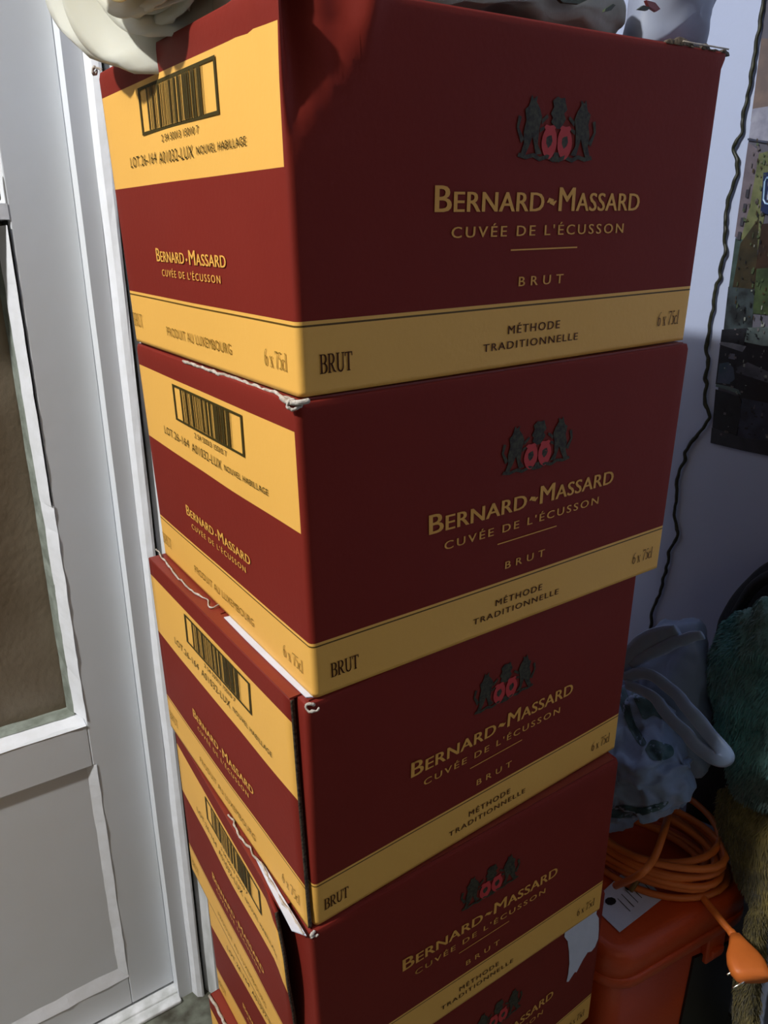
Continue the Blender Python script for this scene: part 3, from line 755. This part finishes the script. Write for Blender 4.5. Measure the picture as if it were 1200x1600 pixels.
# ------------------------------------------------------------------ wall things: poster and wire
ps = thing('poster', 'dark street scene poster on the right wall', 'poster', (XW, 0.05, 0.75))
PX = XW-0.0012
def pq(pix, lift=0.0, X=None):
    return [on_x(x, y, (X or PX)-lift) for x, y in pix]
def ppoly(pix, rgb, lift, name='printed_picture', rgb2=None, sc=40, var=0.8):
    mt = mat('poster_print', rgb, 0.35, var=var, scale=sc, rgb2=rgb2 or tuple(int(c*0.55) for c in rgb), spec=0.5)
    return MB().slab(pq(pix, lift), (0.0001, 0, 0)).build(name, mt, ps)
base = MB().slab(pq(((1204, -60), (1112, 690), (1330, 745), (1420, -60))), (0.001, 0, 0)).build('sheet', mat('poster_sheet', (92, 92, 104), 0.3, var=0.6, scale=18, rgb2=(66, 66, 76)), ps)
PP = [
 (((1190, 60), (1173, 190), (1300, 190), (1320, 60)), (112, 96, 90), (88, 78, 78)),
 (((1176, 170), (1170, 215), (1300, 250), (1300, 150)), (150, 152, 168), (110, 112, 130)),
 (((1169, 222), (1158, 300), (1148, 370), (1172, 372), (1182, 300), (1192, 240)), (104, 96, 104), (78, 72, 80)),
 (((1186, 240), (1172, 320), (1158, 372), (1160, 400), (1184, 390), (1196, 330), (1240, 300), (1260, 220)), (104, 108, 74), (66, 74, 46)),
 (((1149, 372), (1136, 470), (1150, 470), (1166, 400), (1164, 375)), (60, 78, 74), (30, 40, 38)),
 (((1157, 380), (1144, 452), (1180, 452), (1186, 340)), (52, 44, 26), (26, 26, 16)),
 (((1190, 350), (1178, 440), (1300, 440), (1300, 340)), (46, 30, 18), (26, 18, 12)),
 (((1138, 448), (1130, 520), (1172, 540), (1180, 452)), (24, 28, 30), (60, 72, 76)),
 (((1182, 420), (1176, 490), (1300, 500), (1300, 410)), (58, 74, 44), (28, 36, 24)),
 (((1128, 515), (1118, 600), (1300, 640), (1300, 505)), (12, 12, 16), (30, 32, 38)),
 (((1168, 512), (1163, 534), (1190, 540), (1260, 545), (1260, 508)), (92, 104, 104), (50, 60, 62)),
 (((1126, 534), (1124, 538), (1160, 550), (1166, 541), (1144, 536)), (110, 112, 122), (70, 74, 82)),
 (((1140, 552), (1138, 560), (1148, 562), (1148, 553)), (96, 98, 116), (70, 74, 82)),
 (((1124, 568), (1120, 598), (1140, 600), (1148, 592), (1146, 575), (1138, 566)), (66, 72, 92), (34, 60, 72)),
 (((1150, 575), (1168, 566), (1188, 575), (1240, 600), (1240, 640), (1200, 598), (1150, 582)), (80, 82, 92), (40, 42, 52)),
 (((1147, 582), (1195, 598), (1230, 640), (1160, 625), (1150, 612)), (8, 8, 10), (14, 14, 18)),
 (((1119, 600), (1118, 604), (1145, 612), (1158, 617), (1154, 609), (1140, 604)), (88, 106, 104), (60, 74, 76)),
 (((1118, 608), (1113, 668), (1150, 680), (1160, 640), (1156, 620)), (12, 14, 16), (24, 28, 32)),
 (((1160, 622), (1152, 682), (1300, 715), (1300, 650)), (48, 54, 72), (22, 26, 36)),
 (((1112, 668), (1110, 692), (1160, 704), (1290, 730), (1290, 700), (1160, 684)), (44, 46, 54), (24, 34, 36)),
]
for i, (pix, a, b_) in enumerate(PP): ppoly(pix, a, 0.0004+0.00008*i, rgb2=b_, sc=70)
for k in range(4):   # windows of the pale tower
    x = 1166-k*4.2; y = 296+k*22; ppoly(((x, y), (x-2, y+12), (x+3, y+13), (x+5, y)), (60, 60, 70), 0.0022)
ppoly(((1193, 270), (1188, 332), (1240, 345), (1245, 262)), (24, 40, 78), 0.0023, rgb2=(14, 22, 44), var=0.4)
sg = MB()
sg.tube(pq(((1240, 273), (1198, 278), (1195, 284), (1193, 312), (1196, 318), (1240, 326)), 0.0026), 0.0011, 5)
sg.build('sign_outline', mat('pale_blue_print', (130, 165, 200), 0.4), ps)
ppoly(((1200, 297), (1198, 312), (1202, 313), (1204, 298)), (170, 190, 215), 0.0026)
ppoly(((1168, 216), (1168, 219), (1240, 230), (1240, 226)), (60, 66, 86), 0.0023)

rp = random.Random(21)
dm = [mat('poster_speck', c, 0.35, var=0.5, scale=90) for c in ((130, 136, 128), (70, 84, 58), (24, 26, 28), (96, 90, 92), (60, 48, 30))]
pm = MB()
for k in range(420):
    y = rp.uniform(215, 682); x = 1114+(690-y)*0.124+rp.uniform(2, 110); w_ = rp.uniform(0.8, 3.2); h_ = rp.uniform(1.5, 8); 
    if y > 505: mi_ = rp.choice((0, 2, 2, 3, 2)); w_ *= 1.5; h_ *= 0.6; 
    elif y > 330: mi_ = rp.choice((0, 1, 2, 2, 4, 1))
    else: mi_ = rp.choice((1, 3, 4, 3))
    if mi_ == 0 and rp.random() < 0.6: w_, h_ = w_*0.5, h_*0.5
    pm.quad(*pq(((x, y), (x-0.15*h_, y+h_), (x-0.15*h_+w_, y+h_+w_*0.2), (x+w_, y+w_*0.2)), 0.0025), mi=mi_)
pm.build('printed_detail', dm, ps)['kind'] = 'stuff'
wp = [(1193, -30), (1192, 0), (1187, 40), (1180, 80), (1176, 108), (1172, 135), (1168, 150), (1164, 170), (1160, 190), (1158, 208), (1151, 222), (1147, 232), (1150, 244), (1152, 258), (1151, 276), (1144, 292), (1139, 308), (1135, 330), (1133, 345), (1134, 362), (1131, 380), (1135, 392), (1130, 405), (1126, 425), (1125, 436), (1119, 448), (1115, 470), (1113, 490), (1109, 508), (1106, 530), (1104, 548), (1107, 570), (1101, 588), (1104, 600), (1101, 625), (1108, 648), (1104, 660), (1088, 682), (1071, 705), (1070, 718), (1063, 732), (1058, 750), (1056, 790), (1054, 812), (1059, 836), (1052, 850), (1046, 860), (1044, 876), (1040, 892), (1036, 905), (1034, 920), (1026, 940), (1019, 958), (1018, 975), (1012, 992), (1012, 1010), (1006, 1040)]
pts = spline([on_x(x, y, XW-0.004) for x, y in wp], 5); pts = [jit(p, 0.0016, 110, 2) for p in pts]
tag(MB().tube(pts, [0.0021*(0.85+0.5*abs(noise.noise(p*90))) for p in pts], 8).build('hanging_wire', M['cable'], None, True), 'thin black green wire hanging crookedly down the right wall', 'wire')

# ------------------------------------------------------------------ tool case, cord, sheet
ZL = 0.262
e1 = Vector((math.cos(-0.105), math.sin(-0.105), 0)); e2 = Vector((-e1.y, e1.x, 0)); A0 = Vector((0.348, 0.026, 0))
def rr_prism(mb, w_, d_, z0, z1, r, inset=0.0, mi=0, top_round=0.0):
    def ring(z, ins):
        out = []; rr = max(0.004, r-ins)
        for cx, cy, a0 in ((rr+ins, rr+ins, 180), (w_-rr-ins, rr+ins, 270), (w_-rr-ins, d_-rr-ins, 0), (rr+ins, d_-rr-ins, 90)):
            for k in range(7):
                a = math.radians(a0+15*k); out.append(A0+e1*(cx+rr*math.cos(a))+e2*(cy+rr*math.sin(a))+Vector((0, 0, z)))
        return out
    lev = [(z0, inset+0.002), (z0+0.002, inset)]
    if top_round: lev += [(z1-top_round, inset)]+[(z1-top_round+top_round*math.sin(a), inset+top_round*(1-math.cos(a))) for a in (0.4, 0.8, 1.2, 1.57)]
    else: lev += [(z1, inset)]
    n0 = len(mb.v); n = 28
    for z, ins in lev: mb.v += ring(z, ins)
    for i in range(len(lev)-1):
        for j in range(n): mb.f.append((n0+i*n+j, n0+i*n+(j+1) % n, n0+(i+1)*n+(j+1) % n, n0+(i+1)*n+j)); mb.m.append(mi)
    mb.f.append(tuple(n0+j for j in range(n))[::-1]); mb.m.append(mi)
    mb.f.append(tuple(n0+(len(lev)-1)*n+j for j in range(n))); mb.m.append(mi)
    return mb
tcs = thing('tool_case', 'orange plastic tool case with rounded lid beside the carton stack', 'case', A0+e1*.11+e2*.16)
WT, DT = 0.236, 0.34
rr_prism(MB(), WT, DT, 0.0, 0.212, 0.034, 0.010).build('case_body', M['orange_case'], tcs, True)
rr_prism(MB(), WT, DT, 0.214, 0.228, 0.040, 0.0, top_round=0.003).build('lid_rim', M['orange_case'], tcs, True)
rr_prism(MB(), WT, DT, 0.226, ZL, 0.036, 0.003, top_round=0.014).build('lid', M['orange_case'], tcs, True)
lm = MB(); c = A0+e1*0.165
for a, b_, z0, z1, dpt in ((0.155, 0.185, 0.176, 0.222, 0.010), (0.160, 0.180, 0.186, 0.196, 0.014)):
    lm.slab([A0+e1*a+e2*0.012+Vector((0, 0, z0)), A0+e1*b_+e2*0.012+Vector((0, 0, z0)), A0+e1*b_+e2*0.012+Vector((0, 0, z1)), A0+e1*a+e2*0.012+Vector((0, 0, z1))], -e2*dpt)
bevel(lm.build('latch', M['orange_case'], tcs), 0.002)
MB().slab([A0+e1*0.130+e2*0.013+Vector((0, 0, 0.03)), A0+e1*0.226+e2*0.013+Vector((0, 0, 0.03)), A0+e1*0.226+e2*0.013+Vector((0, 0, 0.175)), A0+e1*0.140+e2*0.013+Vector((0, 0, 0.190))], -e2*0.006).build('black_area', M['black'], tcs)['label'] = 'black area on the front'  # black slab over the right part of the case front

sh = [on_z(x, y, ZL+0.0012) for x, y in ((925, 1410), (942, 1432), (968, 1457), (1000, 1432), (1037, 1403), (1010, 1375), (975, 1362))]
sht = thing('instruction_sheet', 'white printed sheet lying on the orange case', 'paper', sh[2])
MB().slab(sh, (0, 0, 0.0006)).build('sheet', M['paper'], sht)
pm = MB()
for k in range(6):
    t = k/6; a = on_z(990-14*k+20, 1392+9*k-2, ZL+0.0021); b_ = on_z(1014-14*k+8, 1402+9*k-3, ZL+0.0021)
    a = on_z(985+6*k, 1424-7*k, ZL+0.0021); b_ = on_z(965+6*k, 1404-7*k, ZL+0.0021)
    dd = (b_-a).normalized().cross(Vector((0, 0, 1)))*0.0005
    pm.quad(a-dd, b_-dd, b_+dd, a+dd)
for c_ in ((954, 1408, 9), (984, 1386, 8)):  # two round black spots laid over the sheet
    ring = [on_z(c_[0]+c_[2]*math.cos(a*.7), c_[1]+c_[2]*.7*math.sin(a*.7), ZL+0.0022) for a in range(9)]; pm.quad(*ring)
pm.build('lines_and_spots', M['black'], sht)

cord = thing('extension_cord', 'coiled orange extension cord on the orange case', 'cord', on_z(1040, 1350, ZL))
cc = on_z(1008, 1318, 0.285); path = []
rc = random.Random(11); NL = 9
for k in range(NL*30):
    a = 2*math.pi*k/30+math.pi*0.95; lp = k/30
    r1 = 0.080+0.008*math.sin(lp*2.3)+0.005*math.sin(a*2+lp); r2 = 0.052+0.008*math.sin(lp*1.7+1)
    zz = ZL+0.0045+lp*0.0055+0.004*math.sin(a*1.0+lp*0.9)+0.012*max(0, math.sin(a*0.5+1))**2*(lp/NL)
    # long axis runs level across the view
    ax1 = (on_z(1110, 1372, 0.28)-on_z(950, 1296, 0.28)).normalized(); ax2 = Vector((-ax1.y, ax1.x, 0))
    p = Vector((cc.x, cc.y, 0))+ax1*(r1*math.cos(a))+ax2*(r2*math.sin(a))+ax2*0.010*math.sin(lp*1.9)+Vector((0, 0, max(ZL+0.0045, zz)))
    path.append(p)
MB().tube(path, 0.0040, 8).build('coil', M['orange_cord'], cord, True)
zc = ZL+0.0045+NL*0.0055
MB().tube(spline([on_z(1045, 1270, zc+0.02), on_z(1037, 1300, zc+0.03), on_z(1022, 1340, zc+0.02), on_z(1000, 1366, zc+0.012), on_z(962, 1384, ZL+0.012)], 8), 0.0040, 8).build('loose_loop', M['orange_cord'], cord, True)
tail = [on_z(1055, 1372, ZL+0.008), on_z(1085, 1388, ZL+0.006), on_z(1108, 1415, ZL+0.006), on_z(1128, 1440, ZL+0.005), on_z(1142, 1456, ZL+0.004), on_z(1150, 1466, ZL+0.003)]
MB().tube(spline(tail, 6), [0.0040]*24+[0.0046]*7, 8).build('tail', M['orange_cord'], cord, True)
# plug: strain relief widening into a flat moulded body with two pins
PA = on_z(1148, 1462, ZL+0.003); PB = on_z(1174, 1524, ZL-0.004)
dr = (PB-PA).normalized(); lat = dr.cross(Vector((0, 0, 1))).normalized(); nn = lat.cross(dr)
v = []; f = []; sec = [(0.0, .0055, .0055), (.2, .010, .0065), (.42, .0165, .0075), (.62, .0195, .0085), (.85, .0195, .0085), (1.0, .0165, .0070)]
Lp = 0.046
for t, a_, b_ in sec:
    for j in range(16):
        an = 2*math.pi*j/16; cs, sn = math.cos(an), math.sin(an)
        v.append(PA+dr*Lp*t+lat*a_*math.copysign(abs(cs)**.6, cs)+nn*b_*math.copysign(abs(sn)**.6, sn))
for i in range(len(sec)-1):
    for j in range(16): f.append((i*16+j, i*16+(j+1) % 16, (i+1)*16+(j+1) % 16, (i+1)*16+j))
f.append(tuple(range(16))[::-1]); f.append(tuple(range(80, 96)))
plug = mesh_obj('plug', v, f, M['orange_cord'], cord, smooth=True)
for (ax, ay, bx, by_) in ((1150, 1515, 1136, 1523), (1162, 1534, 1145, 1544)):
    a = PA+dr*Lp*(0.70 if ay < 1520 else 0.95)
    v0 = ray(ax, ay); dist = (a-CAM).length/v0.length*1.0; v1 = ray(bx, by_)
    p0 = CAM+v0*dist; p1 = CAM+v1*dist*0.995; p0 = p0+(p0-p1)*0.6
    MB().tube([p0, p1], 0.0011, 8).build('pin', M['pin'], plug, True)['label'] = 'bright metal pin'
MB().tube([on_z(985, 1392, ZL+0.006), on_z(996, 1376, ZL+0.012), on_z(1004, 1362, ZL+0.02)], 0.0030, 6).build('cable_tie', mat('yellowed_tie', (120, 92, 40), 0.5), cord, True)

# ------------------------------------------------------------------ carrier bag wedged between the stack and the wall
cb = thing('carrier_bag', 'knotted lilac white carrier bag with teal print above the orange cord', 'bag', on_z(1000, 1290, 0.33))
XB = 0.46
def bx(pix, X=XB): return [on_x(x, y, X) for x, y in pix]
BAG = pillow('bag_body', bx(((925, 1090), (960, 1075), (1010, 1095), (1045, 1150), (1062, 1190), (1082, 1205), (1081, 1240), (1050, 1262), (1000, 1280), (975, 1284), (935, 1278), (910, 1200))), 0.05, (1, 0.2, 0), M['bag'], cb, 0.016, 26, rings=22, seed=6)
pillow('bag_neck', bx(((930, 1050), (968, 1030), (1000, 1000), (1040, 975), (1085, 972), (1105, 1000), (1110, 1090), (1105, 1200), (1060, 1190), (1020, 1110), (975, 1100), (940, 1100)), XB+0.06), 0.040, (1, 0.2, 0), M['bag'], cb, 0.008, 30, seed=9)
def strap(pix, r, name='handle', X=XB-0.045, mt='bag', ratio=0.35, dx=0.0):
    pts = spline([on_x(x, y, X+dx*i) for i, (x, y) in enumerate(pix)], 8)
    pts = [jit(p, 0.002, 60, 3) for p in pts]
    n = len(pts); rr = [r*(0.75+0.35*math.sin(math.pi*i/(n-1))) for i in range(n)]
    return MB().tube(pts, rr, 10, flat=((1, 0.3, 0.2), ratio)).build(name, M[mt], cb, True)
strap([(975, 1060), (1010, 1052), (1042, 1072), (1075, 1105), (1102, 1140), (1125, 1165), (1132, 1180), (1120, 1186), (1100, 1176), (1070, 1145), (1040, 1112), (1015, 1085), (978, 1070)], 0.0085)
strap([(968, 1045), (990, 1020), (1020, 998), (1060, 985)], 0.010, 'fold')
strap([(985, 1040), (1020, 1020), (1062, 1000), (1100, 992)], 0.006, 'fold')
for k, (pix, sd) in enumerate(((((985, 1082), (1004, 1078), (1020, 1088), (1040, 1108), (1052, 1132), (1040, 1128), (1022, 1118), (1006, 1124), (996, 1104)), 1), (((1008, 1170), (1018, 1156), (1034, 1160), (1050, 1166), (1052, 1180), (1036, 1188), (1018, 1186)), 2), (((960, 1070), (978, 1078), (986, 1110), (996, 1140), (1010, 1160), (1000, 1165), (984, 1140), (970, 1105)), 3), (((950, 1262), (975, 1258), (1008, 1262), (1044, 1252), (1030, 1266), (985, 1278), (950, 1276)), 4))):
    pts = [on_x(x, y, XB-0.0) for x, y in pix]
    # lay the print on the bag's own skin
    dg = bpy.context.evaluated_depsgraph_get()
    from mathutils.bvhtree import BVHTree
    bvh = BVHTree.FromPolygons([v_.co.copy() for v_ in BAG.data.vertices], [tuple(p.vertices) for p in BAG.data.polygons])
    dense = spline([Vector((x, y, 0)) for x, y in pix]+[Vector((pix[0][0], pix[0][1], 0))], 5)[:-1]
    cx = sum(p.x for p in dense)/len(dense); cy = sum(p.y for p in dense)/len(dense)
    v = []; f = []; R_ = 5; n = len(dense); ok = True
    for r_ in range(R_+1):
        for p in dense:
            x, y = cx+(p.x-cx)*r_/R_, cy+(p.y-cy)*r_/R_
            dv_ = ray(x, y); h_ = bvh.ray_cast(CAM, dv_.normalized())
            if h_[0] is None: h_ = (on_x(x, y, XB), Vector((-1, 0, 0)))
            v.append(h_[0]-dv_.normalized()*0.0008)
    for r_ in range(R_):
        for j in range(n): f.append((r_*n+j, r_*n+(j+1) % n, (r_+1)*n+(j+1) % n, (r_+1)*n+j))
    mesh_obj('printed_patch', v, f, M['bag_teal'], cb, smooth=True)

# ------------------------------------------------------------------ black rucksack, teal blanket, olive cloth at the far right
XK = 0.582
bk = thing('black_rucksack', 'big black rucksack standing by the right wall', 'bag', (XK, -0.14, 0.0))
o = [on_x(x, y, XK) for x, y in ((1072, 1275), (1082, 1210), (1105, 1120), (1117, 1000), (1132, 950), (1165, 905), (1215, 868), (1320, 850), (1420, 900), (1450, 1200))]  # lower left lobe also stands in for the dark shadow behind the coil
low = [Vector((XK, -0.30, 0.30)), Vector((XK, -0.29, 0.02)), Vector((XK, -0.15, 0.006)), Vector((XK, -0.060, 0.02)), Vector((XK, -0.050, 0.16)), Vector((XK, -0.030, 0.305))]
pillow('rucksack_body', o+low, 0.030, (1, 0, 0), M['black_cloth'], bk, 0.004, 12, seed=3)
MB().tube(spline([on_x(x, y, XK-0.030) for x, y in ((1150, 960), (1180, 915), (1230, 890), (1300, 880), (1400, 930))], 6), 0.006, 8).build('piping', M['black_cloth'], bk, True)

def fleece(name, pix, X, thick, mt, label, cat, amp, seed, hair):
    o_ = pillow(name, [on_x(x, y, X) for x, y in pix], thick, (1, 0, 0), mt, None, amp, 30, rings=26, nseg=72, seed=seed)
    # tufts of pile: short curved tapering fibres, joined as one part
    me = o_.data; rnd = random.Random(seed); v = []; f = []
    polys = [p for p in me.polygons if p.normal.x < 0.3]
    for k in range(hair):
        p = rnd.choice(polys); n = p.normal.copy(); c = p.center.copy()
        vs = [me.vertices[i].co for i in p.vertices]; a, b_ = rnd.random(), rnd.random()
        if a+b_ > 1: a, b_ = 1-a, 1-b_
        c = vs[0]+(vs[1]-vs[0])*a+(vs[2]-vs[0])*b_
        fl = Vector((noise.noise(c*14), noise.noise(c*14+Vector((5, 5, 5))), noise.noise(c*14+Vector((9, 1, 4)))-0.5))
        L = 0.004+0.005*rnd.random(); t1 = (n*0.7+fl*0.9+Vector((rnd.uniform(-.3, .3), rnd.uniform(-.3, .3), -.3))).normalized()
        t2 = (t1+Vector((0, 0, -0.6))+fl*0.6).normalized(); sd = t1.cross(Vector((rnd.uniform(-1, 1), rnd.uniform(-1, 1), rnd.uniform(-1, 1)))).normalized()*0.0006
        q = len(v); v += [c-sd, c+sd, c+t1*L*0.6+sd*.7, c+t1*L*0.6-sd*.7, c+t1*L*0.6+t2*L*0.5]
        f += [(q, q+1, q+2, q+3), (q+3, q+2, q+4)]
    pile = mesh_obj('pile', v, f, mt, o_, smooth=True); pile['kind'] = 'stuff'
    pile.matrix_parent_inverse = Matrix.Identity(4)
    tag(o_, label, cat)
    return o_
fleece('fleece_blanket', ((1128, 1000), (1150, 965), (1180, 948), (1215, 935), (1320, 930), (1380, 1000), (1370, 1200), (1300, 1290), (1200, 1262), (1155, 1235), (1136, 1190), (1124, 1120), (1120, 1050)), 0.525, 0.028, M['fleece'], 'teal fluffy fleece blanket draped over the black rucksack', 'blanket', 0.010, 5, 16000)
fleece('olive_cloth', ((1122, 1232), (1155, 1228), (1240, 1245), (1300, 1300), (1290, 1420), (1222, 1380), (1198, 1440), (1184, 1520), (1178, 1640), (1146, 1640), (1152, 1540), (1172, 1450), (1180, 1390), (1158, 1335), (1134, 1300)), 0.535, 0.012, M['olive'], 'olive fuzzy cloth hanging below the teal blanket', 'cloth', 0.004, 8, 16000)
